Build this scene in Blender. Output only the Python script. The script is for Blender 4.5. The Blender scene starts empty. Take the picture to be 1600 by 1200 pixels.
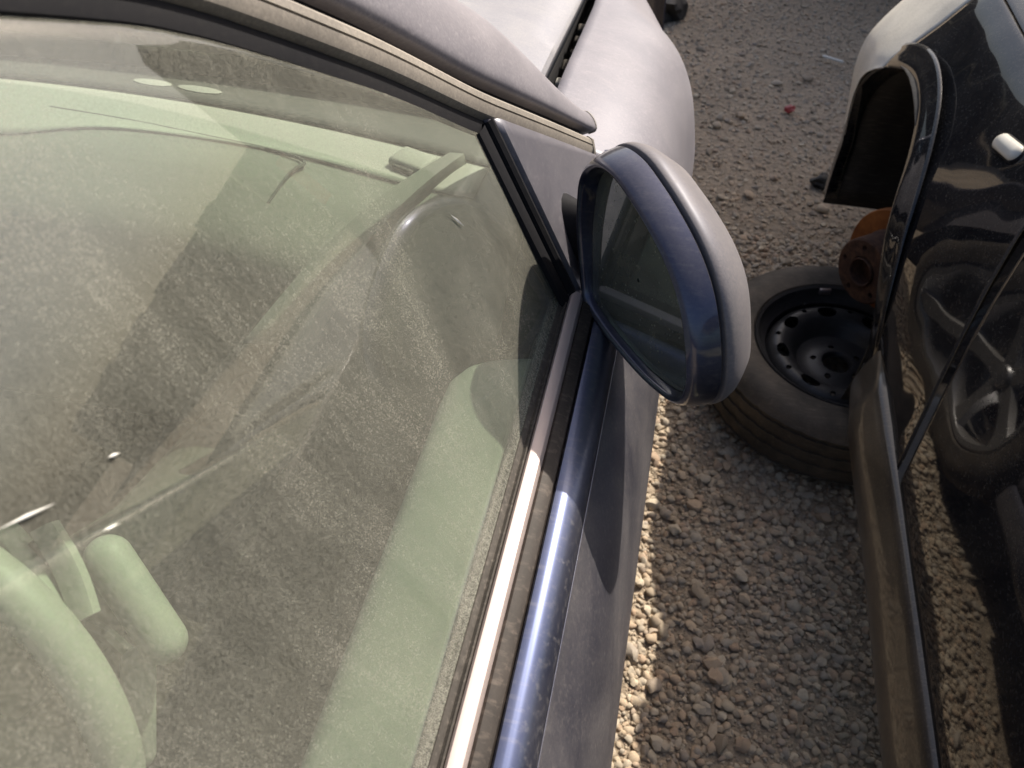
import bpy, bmesh, math, random
import numpy as np
from mathutils import Vector, Matrix, noise as mnoise

random.seed(7)
rng = np.random.default_rng(7)
SC = bpy.context.scene
COL = SC.collection

# ------------------------------------------------------------------ camera
cam_d = bpy.data.cameras.new('camera')
cam = bpy.data.objects.new('camera', cam_d)
COL.objects.link(cam)
SC.camera = cam
cam_d.sensor_width = 36.0
cam_d.lens = 27.05
cam_d.clip_start = 0.01
cam_d.clip_end = 500
cam.matrix_world = Matrix(((0.97542, -0.16180, 0.14960, 0.0),
                           (0.22037, 0.71619, -0.66220, 0.0),
                           (0.0, 0.67889, 0.73424, 1.45),
                           (0, 0, 0, 1)))
cam_d.dof.use_dof = True
cam_d.dof.focus_distance = 0.68
cam_d.dof.aperture_fstop = 11.0

# ------------------------------------------------------------------ sky and sun
SUN = Vector((0.56, 1.0, 1.13)).normalized()
world = bpy.data.worlds.new('World')
SC.world = world
world.use_nodes = True
wn = world.node_tree.nodes
wl = world.node_tree.links
sky = wn.new('ShaderNodeTexSky')
sky.sky_type = 'NISHITA'
sky.sun_disc = False
sky.sun_elevation = math.asin(SUN.z)
sky.sun_rotation = math.atan2(SUN.x, SUN.y)
sky.air_density = 1.0
sky.dust_density = 5.0
bg = wn.get('Background')
bg.inputs['Strength'].default_value = 0.118
wl.new(sky.outputs[0], bg.inputs['Color'])

sun_d = bpy.data.lights.new('sun', 'SUN')
sun_d.energy = 5.0
sun_d.angle = math.radians(0.53)
sun_d.color = (1.0, 0.92, 0.80)
sun = bpy.data.objects.new('sun', sun_d)
sun.rotation_euler = SUN.to_track_quat('Z', 'Y').to_euler()
sun.location = (3, 6, 8)
COL.objects.link(sun)

SC.view_settings.view_transform = 'Standard'
SC.view_settings.look = 'None'
SC.view_settings.gamma = 1.0
SC.view_settings.exposure = 0.66
SC.cycles.max_bounces = 10
SC.cycles.transparent_max_bounces = 16
SC.cycles.caustics_reflective = False
SC.cycles.caustics_refractive = False


# ------------------------------------------------------------------ node helpers
class NT:
    def __init__(self, name):
        self.m = bpy.data.materials.new(name)
        self.m.use_nodes = True
        self.t = self.m.node_tree
        self.t.nodes.clear()
        self.out = self.t.nodes.new('ShaderNodeOutputMaterial')
        self.pos = self.t.nodes.new('ShaderNodeNewGeometry')

    def n(self, kind, **kw):
        nd = self.t.nodes.new('ShaderNode' + kind)
        for k, v in kw.items():
            k = k.replace('_', ' ')
            if k in nd.inputs:
                self.set(nd.inputs[k], v)
            else:
                setattr(nd, k.replace(' ', '_'), v)
        return nd

    def set(self, sock, v):
        if hasattr(v, 'is_output') or isinstance(v, bpy.types.NodeSocket):
            self.t.links.new(v, sock)
        elif isinstance(v, (tuple, list)) and len(v) == 3 and sock.type == 'RGBA':
            sock.default_value = (*v, 1)
        else:
            sock.default_value = v

    def math(self, op, a, b=0.0, c=None, clamp=False):
        nd = self.t.nodes.new('ShaderNodeMath')
        nd.operation = op
        nd.use_clamp = clamp
        self.set(nd.inputs[0], a)
        self.set(nd.inputs[1], b)
        if c is not None:
            self.set(nd.inputs[2], c)
        return nd.outputs[0]

    def coord(self, scale=(1, 1, 1), rot=(0, 0, 0), src=None):
        mp = self.t.nodes.new('ShaderNodeMapping')
        mp.inputs['Scale'].default_value = scale
        mp.inputs['Rotation'].default_value = rot
        self.t.links.new(src or self.pos.outputs['Position'], mp.inputs['Vector'])
        return mp.outputs[0]

    def noise(self, scale, detail=4, rough=0.55, vec=None, dist=0.0):
        nd = self.t.nodes.new('ShaderNodeTexNoise')
        nd.inputs['Scale'].default_value = scale
        nd.inputs['Detail'].default_value = detail
        nd.inputs['Roughness'].default_value = rough
        nd.inputs['Distortion'].default_value = dist
        self.t.links.new(vec or self.pos.outputs['Position'], nd.inputs['Vector'])
        return nd.outputs['Fac']

    def remap(self, v, a, b, c=0.0, d=1.0):
        nd = self.t.nodes.new('ShaderNodeMapRange')
        self.set(nd.inputs['Value'], v)
        nd.inputs['From Min'].default_value = a
        nd.inputs['From Max'].default_value = b
        nd.inputs['To Min'].default_value = c
        nd.inputs['To Max'].default_value = d
        return nd.outputs[0]

    def ramp(self, v, stops):
        nd = self.t.nodes.new('ShaderNodeValToRGB')
        self.set(nd.inputs[0], v)
        el = nd.color_ramp.elements
        while len(el) < len(stops):
            el.new(0.5)
        for e, (p, c) in zip(el, stops):
            e.position = p
            e.color = (*c, 1)
        return nd.outputs[0]

    def mixc(self, f, a, b):
        nd = self.t.nodes.new('ShaderNodeMix')
        nd.data_type = 'RGBA'
        self.set(nd.inputs[0], f)
        self.set(nd.inputs[6], a)
        self.set(nd.inputs[7], b)
        return nd.outputs[2]

    def bsdf(self, color, rough=0.5, metal=0.0, spec=0.5, coat=0.0, coat_r=0.05, normal=None):
        nd = self.t.nodes.new('ShaderNodeBsdfPrincipled')
        self.set(nd.inputs['Base Color'], color)
        self.set(nd.inputs['Roughness'], rough)
        self.set(nd.inputs['Metallic'], metal)
        self.set(nd.inputs['Specular IOR Level'], spec)
        self.set(nd.inputs['Coat Weight'], coat)
        self.set(nd.inputs['Coat Roughness'], coat_r)
        if normal is not None:
            self.set(nd.inputs['Normal'], normal)
        return nd.outputs[0]

    def bump(self, h, strength=0.3, dist=0.002):
        nd = self.t.nodes.new('ShaderNodeBump')
        self.set(nd.inputs['Height'], h)
        nd.inputs['Strength'].default_value = strength
        nd.inputs['Distance'].default_value = dist
        return nd.outputs[0]

    def mix(self, f, a, b):
        nd = self.t.nodes.new('ShaderNodeMixShader')
        self.set(nd.inputs[0], f)
        self.t.links.new(a, nd.inputs[1])
        self.t.links.new(b, nd.inputs[2])
        return nd.outputs[0]

    def up(self):
        sx = self.t.nodes.new('ShaderNodeSeparateXYZ')
        self.t.links.new(self.pos.outputs['Normal'], sx.inputs[0])
        return self.math('MAXIMUM', sx.outputs['Z'], 0.0)

    def done(self, sh):
        self.t.links.new(sh, self.out.inputs['Surface'])
        return self.m


DUST = (0.30, 0.265, 0.225)


def dusty(name, color, rough, metal=0.0, coat=0.0, lo=0.0, hi=0.3, upw=0.3, dust=DUST, streak=0.15,
          spec=0.5, dust_rough=0.6, rot=(0, 0, 0.5), coat_r=0.04, dspec=0.35, wave=0.0, spec2=None):
    t = NT(name)
    fine = t.noise(420, 3, 0.7)
    big = t.noise(9, 6, 0.62, dist=0.4)
    st = t.noise(1.0, 5, 0.6, vec=t.coord((30, 190, 260), rot))
    nm = None
    if wave:
        nm = t.bump(t.noise(4.5, 1, 0.4), wave, 0.02)
    base = t.bsdf(color, rough, metal, spec, coat, coat_r, nm)
    if wave:
        base.node.inputs['Coat Normal'].default_value = (0, 0, 0)
        t.set(base.node.inputs['Coat Normal'], nm)
    f = t.math('MULTIPLY', t.up(), upw)
    f = t.math('ADD', f, t.remap(big, 0.35, 0.7, lo, lo + hi))
    f = t.math('ADD', f, t.remap(st, 0.52, 0.75, 0.0, streak))
    f = t.math('MULTIPLY', f, t.remap(fine, 0.25, 0.7, 0.72, 1.2), clamp=True)
    dcol = t.mixc(t.noise(14, 4), tuple(c * 0.82 for c in dust), tuple(min(1, c * 1.15) for c in dust))
    d = t.bsdf(dcol, dust_rough, 0.0, dspec)
    return t.done(t.mix(f, base, d))


BLUE = (0.017, 0.026, 0.085)
M = {}
PD = (0.31, 0.285, 0.27)
M['blue'] = dusty('blue_paint_dusty', (0.022, 0.029, 0.075), 0.45, 0.8, 1.0, lo=0.08, hi=0.19, upw=0.03, dust=PD, streak=0.12, coat_r=0.2)
M['blue_heavy'] = dusty('blue_paint_heavy_dust', (0.020, 0.025, 0.052), 0.5, 0.4, 0.4, lo=0.30, hi=0.16, upw=0.14, dust=(0.33, 0.305, 0.315), dust_rough=0.75,
                        coat_r=0.35, dspec=0.2, streak=0.18)
M['blue_sail'] = dusty('blue_paint_sail', (0.02, 0.024, 0.045), 0.45, 0.4, 0.5, lo=0.15, hi=0.12, upw=0.05, dust=(0.30, 0.275, 0.28), dust_rough=0.75, dspec=0.2, coat_r=0.3)
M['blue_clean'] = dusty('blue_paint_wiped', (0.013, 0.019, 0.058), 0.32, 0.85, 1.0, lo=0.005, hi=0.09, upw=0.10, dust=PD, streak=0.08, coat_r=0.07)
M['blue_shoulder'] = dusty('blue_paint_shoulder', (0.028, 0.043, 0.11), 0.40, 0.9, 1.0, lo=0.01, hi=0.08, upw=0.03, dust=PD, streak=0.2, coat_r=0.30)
M['blue_hood'] = dusty('blue_paint_hood_dust', BLUE, 0.45, 0.4, 0.5, lo=0.42, hi=0.16, upw=0.12,
                       dust=(0.34, 0.325, 0.31), dust_rough=0.65, coat_r=0.4, dspec=0.25)
M['black'] = dusty('black_paint', (0.003, 0.0035, 0.006), 0.3, 0.0, 1.0, lo=0.008, hi=0.04, upw=0.03, streak=0.10,
                   dust=(0.36, 0.33, 0.28), coat_r=0.035, spec=0.0)
M['black_nose_lit'] = dusty('black_paint_sunlit_dust', (0.004, 0.004, 0.005), 0.1, 0.0, 0.6, lo=0.72, hi=0.2, upw=0.2, streak=0.1,
                        dust=(0.60, 0.565, 0.49), coat_r=0.1)  # sunlit cream of the nose put into a heavier dust film
M['black_sill'] = dusty('black_sill', (0.006, 0.006, 0.008), 0.3, 0.0, 0.4, lo=0.04, hi=0.14, upw=0.12, streak=0.2,
                        dust=(0.30, 0.25, 0.18))
M['rubber'] = dusty('black_rubber', (0.008, 0.008, 0.010), 0.7, lo=0.0, hi=0.015, upw=0.0, streak=0.02, spec=0.12)
M['rubber_dusty'] = dusty('dusty_rubber', (0.02, 0.019, 0.018), 0.6, lo=0.42, hi=0.28, upw=0.15, streak=0.22, rot=(0.6, 0, 0))
M['rubber_mid'] = dusty('grey_rubber', (0.014, 0.013, 0.013), 0.6, lo=0.08, hi=0.20, upw=0.0, streak=0.3, spec=0.2)
M['rubber_brown'] = dusty('brown_dusty_rubber', (0.014, 0.012, 0.011), 0.6, lo=0.03, hi=0.10, upw=0.0, streak=0.2, spec=0.2, dust=(0.26, 0.20, 0.16))
M['bright_trim'] = dusty('brushed_belt_trim', (0.38, 0.31, 0.295), 0.48, 0.45, lo=0.18, hi=0.15, upw=0.0, streak=0.2,
                         dust=(0.42, 0.36, 0.33))
M['liner'] = dusty('wheel_arch_liner', (0.004, 0.004, 0.004), 0.7, lo=0.0, hi=0.05, upw=0.1)
M['plastic'] = dusty('grey_interior_plastic', (0.27, 0.28, 0.245), 0.65, lo=0.0, hi=0.1, upw=0.1, streak=0.05)
M['plastic_pale'] = dusty('pale_door_plastic', (0.27, 0.275, 0.25), 0.6, lo=0.0, hi=0.25, upw=0.05, streak=0.05)
M['plastic_rim'] = dusty('pale_rim_plastic', (0.36, 0.365, 0.32), 0.5, lo=0.0, hi=0.2, upw=0.05, streak=0.05)
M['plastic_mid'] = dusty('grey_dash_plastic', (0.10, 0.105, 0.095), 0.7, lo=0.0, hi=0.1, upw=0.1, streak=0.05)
M['plastic_dark'] = dusty('dark_interior_plastic', (0.030, 0.032, 0.030), 0.7, lo=0.0, hi=0.05, upw=0.05, streak=0.02)
M['carpet'] = dusty('dark_carpet', (0.015, 0.015, 0.014), 0.95, lo=0.0, hi=0.08, upw=0.1)
M['tyre'] = dusty('tyre_rubber', (0.014, 0.014, 0.014), 0.75, lo=0.10, hi=0.30, upw=0.06, streak=0.2, dust=(0.23, 0.18, 0.13), spec=0.3)
M['steel'] = dusty('black_steel_rim', (0.007, 0.007, 0.009), 0.4, 0.2, lo=0.0, hi=0.10, upw=0.08, dust=(0.16, 0.15, 0.14))
M['alloy'] = dusty('alloy_rim', (0.45, 0.45, 0.46), 0.35, 0.9, lo=0.05, hi=0.2, upw=0.1)
M['bare_steel'] = dusty('bare_worn_steel', (0.30, 0.28, 0.29), 0.4, 0.8, lo=0.1, hi=0.4, dust=(0.14, 0.07, 0.04))
M['blue_shell'] = dusty('blue_shell_dust_film', (0.02, 0.025, 0.05), 0.5, 0.5, 0.4, lo=0.42, hi=0.2, upw=0.12, dust=(0.215, 0.195, 0.19), dust_rough=0.8, dspec=0.12, coat_r=0.4)
M['lens'] = dusty('pale_lamp_lens', (0.62, 0.60, 0.52), 0.2, coat=0.6, lo=0.1, hi=0.1)
M['red'] = dusty('red_plastic', (0.45, 0.02, 0.03), 0.4, lo=0.05, hi=0.1)
M['white'] = dusty('white_plastic', (0.7, 0.7, 0.66), 0.5, lo=0.05, hi=0.1)
M['van_grey'] = dusty('grey_van_paint', (0.10, 0.11, 0.12), 0.35, coat=0.4, lo=0.1, hi=0.1)
M['headliner'] = dusty('pale_headliner', (0.35, 0.35, 0.32), 0.9, lo=0, hi=0.05)

t = NT('rusty_iron')
c = t.ramp(t.noise(45, 6, 0.7), [(0.3, (0.030, 0.020, 0.017)), (0.5, (0.080, 0.043, 0.030)), (0.72, (0.16, 0.085, 0.05))])
M['rust'] = t.done(t.bsdf(c, 0.85, 0.1, 0.3, normal=t.bump(t.noise(160, 4), 0.5, 0.002)))
t = NT('orange_rust')
c = t.ramp(t.noise(30, 5, 0.6), [(0.3, (0.16, 0.05, 0.015)), (0.7, (0.38, 0.14, 0.035))])
M['rust_orange'] = t.done(t.bsdf(c, 0.8, 0.1, 0.3))


def glass_mat(name, tint, dust_lo, dust_hi, outer=True):
    t = NT(name)
    tr = t.n('BsdfTransparent', Color=tint).outputs[0]
    gl = t.n('BsdfAnisotropic').outputs[0] if False else t.n('BsdfGlossy', Roughness=0.015).outputs[0]
    lw_ = t.t.nodes.new('ShaderNodeLayerWeight')
    lw_.inputs['Blend'].default_value = 0.5
    fr = t.math('ADD', 0.11, t.math('MULTIPLY', 0.89, t.math('POWER', lw_.outputs['Facing'], 5.0)))
    if not outer:
        fr = t.math('MULTIPLY', fr, 0.35)
    sh = t.mix(fr, tr, gl)
    if outer:
        # wind-blown dust: broad patches, slanting streaks and fine grain
        big = t.noise(4.5, 6, 0.6, dist=0.5)
        st = t.noise(1.0, 5, 0.6, vec=t.coord((12, 150, 22), (math.radians(8), 0, 0)), dist=0.3)
        fine = t.noise(1000, 2, 0.7)
        med = t.noise(230, 4, 0.75, vec=t.coord((1, 1.6, 0.8)))
        f = t.remap(big, 0.3, 0.72, dust_lo, dust_hi)
        f = t.math('MULTIPLY', f, t.remap(st, 0.3, 0.7, 0.90, 1.10))
        f = t.math('MULTIPLY', f, t.remap(med, 0.35, 0.68, 0.86, 1.14))
        # old wipe marks and clouds of heavier dust
        wipe = t.noise(1.0, 3, 0.5, vec=t.coord((5, 9, 3.2), (math.radians(-34), 0, 0)), dist=1.2)
        f = t.math('MULTIPLY', f, t.remap(wipe, 0.38, 0.62, 0.82, 1.14))
        # grit gathered along the bottom seal
        sz = t.t.nodes.new('ShaderNodeSeparateXYZ')
        t.t.links.new(t.pos.outputs['Position'], sz.inputs[0])
        low = t.math('MULTIPLY', t.remap(sz.outputs['Z'], 0.951, 0.968, 0.30, 0.0), t.remap(med, 0.35, 0.65, 0.3, 1.2))
        f = t.math('ADD', f, low)
        f = t.math('MULTIPLY', f, t.remap(fine, 0.35, 0.68, 0.50, 1.50), clamp=True)
        dcol = t.mixc(t.noise(11, 4), (0.35, 0.34, 0.285), (0.44, 0.43, 0.365))
        d = t.mix(0.25, t.n('BsdfDiffuse', Color=dcol).outputs[0], t.n('BsdfTranslucent', Color=dcol).outputs[0])
        sh = t.mix(f, sh, d)
    return t.done(sh)


M['glass_out'] = glass_mat('dusty_green_glass', (0.78, 0.87, 0.765), 0.21, 0.38)
M['glass_in'] = glass_mat('green_glass_inner', (0.95, 0.98, 0.95), 0, 0, outer=False)
M['screen_out'] = glass_mat('windscreen_glass', (0.80, 0.90, 0.80), 0.03, 0.14)

t = NT('mirror_glass_dusty')
spots = t.n('TexVoronoi', Scale=190.0)
t.set(spots.inputs['Vector'], t.pos.outputs['Position'])
sp = t.remap(spots.outputs['Distance'], 0.10, 0.22, 0.55, 0.0)
sp = t.math('MULTIPLY', sp, t.remap(t.noise(60, 3), 0.45, 0.62, 0.0, 1.0))
f = t.math('ADD', sp, t.remap(t.noise(22, 5, 0.6), 0.3, 0.75, 0.22, 0.42), clamp=True)
M['mirror'] = t.done(t.mix(f, t.bsdf((0.38, 0.41, 0.41), 0.05, 1.0), t.bsdf((0.22, 0.225, 0.205), 0.8)))

STONE_STOPS = [(0.0, (0.25, 0.20, 0.15)), (0.18, (0.44, 0.36, 0.265)), (0.36, (0.36, 0.315, 0.255)), (0.55, (0.47, 0.37, 0.265)),
               (0.72, (0.41, 0.29, 0.20)), (0.86, (0.30, 0.26, 0.22)), (1.0, (0.54, 0.455, 0.34))]


def stone_mat(name, per_object):
    t = NT(name)
    r = t.n('ObjectInfo').outputs['Random'] if per_object else t.pos.outputs['Random Per Island']
    c = t.ramp(r, STONE_STOPS)
    c = t.mixc(t.remap(t.noise(130, 4, 0.7), 0.35, 0.7, 0.0, 0.45), c, (0.25, 0.20, 0.14))
    return t.done(t.bsdf(c, 0.85, 0.0, 0.25, normal=t.bump(t.noise(420, 3), 0.35, 0.0015)))


M['stone'] = stone_mat('single_stone', True)
M['gravel'] = stone_mat('gravel_stones', False)

t = NT('gravel_ground')
vor = t.n('TexVoronoi', Scale=42.0)
t.set(vor.inputs['Vector'], t.coord((1, 1, 0.4)))
c = t.ramp(t.noise(90, 5, 0.7), [(0.3, (0.24, 0.19, 0.14)), (0.55, (0.37, 0.295, 0.215)), (0.75, (0.46, 0.375, 0.28))])
c2 = t.mixc(t.remap(t.noise(1.3, 4), 0.4, 0.65), c, (0.26, 0.21, 0.155))
h = t.math('ADD', vor.outputs['Distance'], t.math('MULTIPLY', t.noise(160, 4), 0.6))
M['ground'] = t.done(t.bsdf(c2, 0.95, 0.0, 0.2, normal=t.bump(h, 0.8, 0.012)))

# ------------------------------------------------------------------ mesh helpers


def catmull(pts, n):
    """n samples along a Catmull-Rom spline through pts (any dimension)."""
    P = np.array(pts, float)
    m = len(P)
    out = []
    for u in np.linspace(0, m - 1, n):
        i = min(int(u), m - 2)
        f = u - i
        p1, p2 = P[i], P[i + 1]
        p0 = P[i - 1] if i > 0 else 2 * p1 - p2
        p3 = P[i + 2] if i + 2 < m else 2 * p2 - p1
        out.append(0.5 * ((2 * p1) + (p2 - p0) * f + (2 * p0 - 5 * p1 + 4 * p2 - p3) * f * f + (3 * p1 - p0 - 3 * p2 + p3) * f ** 3))
    return np.array(out)


def link(name, me, mats, parent=None, sharp=40, thick=0.0, rim=None, off=-1.0, flip=False):
    mats = mats if isinstance(mats, (list, tuple)) else [mats]
    for m in mats:
        me.materials.append(M[m] if isinstance(m, str) else m)
    if flip:
        me.flip_normals()
    me.shade_smooth()
    me.set_sharp_from_angle(angle=math.radians(sharp))
    o = bpy.data.objects.new(name, me)
    COL.objects.link(o)
    if parent is not None:
        o.parent = parent
        # parents here are Empties / parts whose own transform is identity or placed: keep local coords
    if thick:
        md = o.modifiers.new('thickness', 'SOLIDIFY')
        md.thickness = thick
        md.offset = off
        md.use_even_offset = False
        if rim is not None:
            md.material_offset = rim
            md.material_offset_rim = rim
    return o


def grid(rows, cu=False, cv=False):
    rows = [list(map(tuple, r)) for r in rows]
    nr, nc = len(rows), len(rows[0])
    v = [p for r in rows for p in r]
    fs = []
    for i in range(nr if cu else nr - 1):
        for j in range(nc if cv else nc - 1):
            a, b = i, (i + 1) % nr
            c, d = j, (j + 1) % nc
            fs.append((a * nc + c, a * nc + d, b * nc + d, b * nc + c))
    return v, fs


def mesh(name, v, f):
    me = bpy.data.meshes.new(name)
    me.from_pydata([tuple(map(float, p)) for p in v], [], f)
    me.validate()
    me.update()
    return me


def fixn(me):
    bm = bmesh.new()
    bm.from_mesh(me)
    bmesh.ops.remove_doubles(bm, verts=bm.verts, dist=1e-6)
    bmesh.ops.recalc_face_normals(bm, faces=bm.faces)
    bm.to_mesh(me)
    bm.free()
    return me


def surf(name, rows, mat, parent=None, thick=0.0, toward=None, sharp=40, rim=None, cu=False, cv=False):
    """open grid surface; 'toward' is a point its normals should face."""
    me = mesh(name, *grid(rows, cu, cv))
    flip = False
    if toward is not None:
        s = 0.0
        tw = Vector(toward)
        for p in me.polygons:
            s += p.normal.dot(tw - p.center) * p.area
        flip = s < 0
    return link(name, me, mat, parent, sharp, thick, rim, flip=flip)


def solid(name, v, f, mat, parent=None, sharp=40):
    return link(name, fixn(mesh(name, v, f)), mat, parent, sharp)


def box_vf(c, s, rot=None, bevel=0.0):
    bm = bmesh.new()
    bmesh.ops.create_cube(bm, size=1.0)
    bmesh.ops.scale(bm, vec=Vector(s), verts=bm.verts)
    if bevel:
        bmesh.ops.bevel(bm, geom=bm.edges[:], offset=bevel, segments=3, profile=0.5, affect='EDGES')
    if rot is not None:
        bmesh.ops.rotate(bm, matrix=rot, verts=bm.verts)
    bmesh.ops.translate(bm, vec=Vector(c), verts=bm.verts)
    bm.verts.index_update()
    v = [tuple(x.co) for x in bm.verts]
    f = [tuple(x.index for x in p.verts) for p in bm.faces]
    bm.free()
    return v, f


def merge(*vfs):
    V, Fs = [], []
    for v, f in vfs:
        o = len(V)
        V += list(v)
        Fs += [tuple(i + o for i in q) for q in f]
    return V, Fs


def tube_vf(path, rad, n=10, cap=True):
    P = [Vector(p) for p in path]
    rads = rad if isinstance(rad, (list, tuple, np.ndarray)) else [rad] * len(P)
    ref = Vector((0.13, 0.21, 0.97))
    rows = []
    for i, p in enumerate(P):
        d = (P[min(i + 1, len(P) - 1)] - P[max(i - 1, 0)]).normalized()
        a = d.cross(ref)
        if a.length < 1e-3:
            a = d.cross(Vector((1, 0, 0)))
        a.normalize()
        b = d.cross(a)
        rows.append([p + (a * math.cos(k * 2 * math.pi / n) + b * math.sin(k * 2 * math.pi / n)) * rads[i] for k in range(n)])
    v, f = grid(rows, False, True)
    if cap:
        f = f + [tuple(range(n))[::-1], tuple(range((len(P) - 1) * n, len(P) * n))]
    return v, f


def revolve_vf(prof, n=48, seg=None):
    """prof: (r, h) pairs turned about local Z."""
    rows = []
    for k in range(n):
        a = 2 * math.pi * k / n
        pr = prof if seg is None else seg(k)
        rows.append([(r * math.cos(a), r * math.sin(a), h) for r, h in pr])
    return grid(rows, True, False)


def xform(vf, mat):
    v, f = vf
    return [tuple(mat @ Vector(p)) for p in v], f


def thing(name, label, cat, loc=(0, 0, 0), group=None):
    o = bpy.data.objects.new(name, None)
    COL.objects.link(o)
    o.location = loc
    o['label'] = label
    o['category'] = cat
    if group:
        o['group'] = group
    return o


def tag(o, label, cat, group=None):
    o['label'] = label
    o['category'] = cat
    if group:
        o['group'] = group
    return o


def boolean_cut(o, cutters):
    """subtract closed cutter shapes (list of (v, f)) from object o."""
    V, Fs = merge(*cutters)
    cm = fixn(mesh('cut', V, Fs))
    co = bpy.data.objects.new('cut', cm)
    COL.objects.link(co)
    co.parent = o.parent
    md = o.modifiers.new('cut', 'BOOLEAN')
    md.operation = 'DIFFERENCE'
    md.object = co
    md.solver = 'EXACT'
    dg = bpy.context.evaluated_depsgraph_get()
    me = bpy.data.meshes.new_from_object(o.evaluated_get(dg))
    o.modifiers.clear()
    old = o.data
    o.data = me
    bpy.data.meshes.remove(old)
    bpy.data.objects.remove(co)
    bpy.data.meshes.remove(cm)
    o.data.set_sharp_from_angle(angle=math.radians(35))


def smooth01(x):
    x = max(0.0, min(1.0, x))
    return x * x * (3 - 2 * x)


# ================================================================== GROUND
ground = surf('ground', [[(x, y, 0.0) for x in np.linspace(-60, 60, 25)] for y in np.linspace(-60, 60, 25)], 'ground', toward=(0, 0, 5))
ground['kind'] = 'structure'


def stone_shapes(k, sub):
    out = []
    for i in range(k):
        bm = bmesh.new()
        bmesh.ops.create_icosphere(bm, subdivisions=sub, radius=1.0)
        off = Vector((i * 7.3 + 1.1, i * 3.1, sub * 5.0))
        for v in bm.verts:
            d = v.co.normalized()
            q = mnoise.noise(d * 1.15 + off) * 0.42 + mnoise.noise(d * 2.6 + off) * 0.18
            v.co = d * (1.0 + q)
        # knock a few flat facets into it
        for _ in range(4):
            nn = Vector(rng.normal(size=3)).normalized()
            lim = rng.uniform(0.62, 0.85)
            for v in bm.verts:
                s = v.co.dot(nn)
                if s > lim:
                    v.co -= nn * (s - lim)
        bm.verts.index_update()
        V = np.array([v.co[:] for v in bm.verts])
        Fc = np.array([[v.index for v in f.verts] for f in bm.faces])
        bm.free()
        out.append((V, Fc))
    return out


def rot_mats(n):
    q = rng.normal(size=(n, 4))
    q /= np.linalg.norm(q, axis=1)[:, None]
    w, x, y, z = q.T
    return np.stack([np.stack([1 - 2 * (y * y + z * z), 2 * (x * y - z * w), 2 * (x * z + y * w)], -1),
                     np.stack([2 * (x * y + z * w), 1 - 2 * (x * x + z * z), 2 * (y * z - x * w)], -1),
                     np.stack([2 * (x * z - y * w), 2 * (y * z + x * w), 1 - 2 * (x * x + y * y)], -1)], 1)


def scatter(n, x0, x1, y0, y1, r0, r1, shapes, sink=0.25):
    Vs, Fs, base = [], [], 0
    pos = np.column_stack([rng.uniform(x0, x1, n), rng.uniform(y0, y1, n)])
    rad = r0 * (r1 / r0) ** (rng.random(n) ** 1.9)
    asp = np.column_stack([rng.uniform(0.85, 1.35, n), rng.uniform(0.75, 1.05, n), rng.uniform(0.5, 0.85, n)])
    R = rot_mats(n)
    # keep stones lying rather flat: mostly rotate about z
    a = rng.uniform(0, 6.283, n)
    tl = rng.normal(0, 0.3, (n, 2))
    for i in range(n):
        V, Fc = shapes[i % len(shapes)]
        P = (V @ R[i].T) * asp[i] * rad[i]
        c, s = math.cos(a[i]), math.sin(a[i])
        P = np.column_stack([P[:, 0] * c - P[:, 1] * s, P[:, 0] * s + P[:, 1] * c, P[:, 2] + P[:, 0] * tl[i, 0] * 0.5])
        zc = rad[i] * asp[i, 2] * (1 - sink) * rng.uniform(0.2, 1.0)
        P = P + np.array([pos[i, 0], pos[i, 1], zc])
        Vs.append(P)
        Fs.append(Fc + base)
        base += len(P)
    return np.vstack(Vs), np.vstack(Fs)


def big_mesh(name, V, Fc):
    me = bpy.data.meshes.new(name)
    me.vertices.add(len(V))
    me.vertices.foreach_set('co', V.astype(np.float32).ravel())
    me.loops.add(len(Fc) * 3)
    me.loops.foreach_set('vertex_index', Fc.astype(np.int32).ravel())
    me.polygons.add(len(Fc))
    me.polygons.foreach_set('loop_start', np.arange(0, len(Fc) * 3, 3, dtype=np.int32))
    me.update(calc_edges=True)
    me.validate()
    return me


sh2 = stone_shapes(14, 2)
sh1 = stone_shapes(12, 1)
A = scatter(17000, -0.06, 0.60, 0.25, 2.1, 0.0026, 0.0108, sh2)
B = scatter(20000, -0.35, 1.10, 2.05, 5.2, 0.0030, 0.0115, sh1, 0.5)
Cc = scatter(9000, -0.6, 1.6, -1.4, 2.2, 0.0035, 0.014, sh1)
for nm, (V, Fc) in (('gravel', A), ('gravel', B), ('gravel', Cc)):
    o = link(nm, big_mesh(nm, V, Fc), 'gravel', ground, sharp=50)
    o['kind'] = 'stuff'

# the larger stones that can be picked out one by one
stone_meshes = []
for i, (V, Fc) in enumerate(sh2):
    me = big_mesh('stone', V, Fc)
    me.materials.append(M['stone'])
    me.shade_smooth()
    me.set_sharp_from_angle(angle=math.radians(42))
    stone_meshes.append(me)
for i in range(290):
    o = bpy.data.objects.new('stone', stone_meshes[i % len(stone_meshes)])
    COL.objects.link(o)
    o.parent = ground
    r = 0.0085 + 0.0105 * random.random() ** 2.4
    if i < 210:
        x, y = random.uniform(0.03, 0.47), random.uniform(0.3, 1.9)
    else:
        x, y = random.uniform(0.0, 0.55), random.uniform(1.9, 3.4)
        r *= 1.15
    o.location = (x, y, r * 0.42)
    o.scale = (r * random.uniform(0.95, 1.35), r * random.uniform(0.75, 1.0), r * random.uniform(0.5, 0.75))
    o.rotation_euler = (random.gauss(0, 0.25), random.gauss(0, 0.25), random.uniform(0, 6.28))

# ================================================================== BLUE CAR
XC = -0.81                       # centre line of the blue car
car = thing('blue_car', 'dusty dark blue car with dirt-coated side window and half-folded door mirror', 'car')
TAN = 0.466
GN = Vector((0.9064, 0, 0.4224))     # outward normal of the side glass


def glass_x(z, y=0.0):
    return -0.083 - (z - 0.95) * TAN


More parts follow.
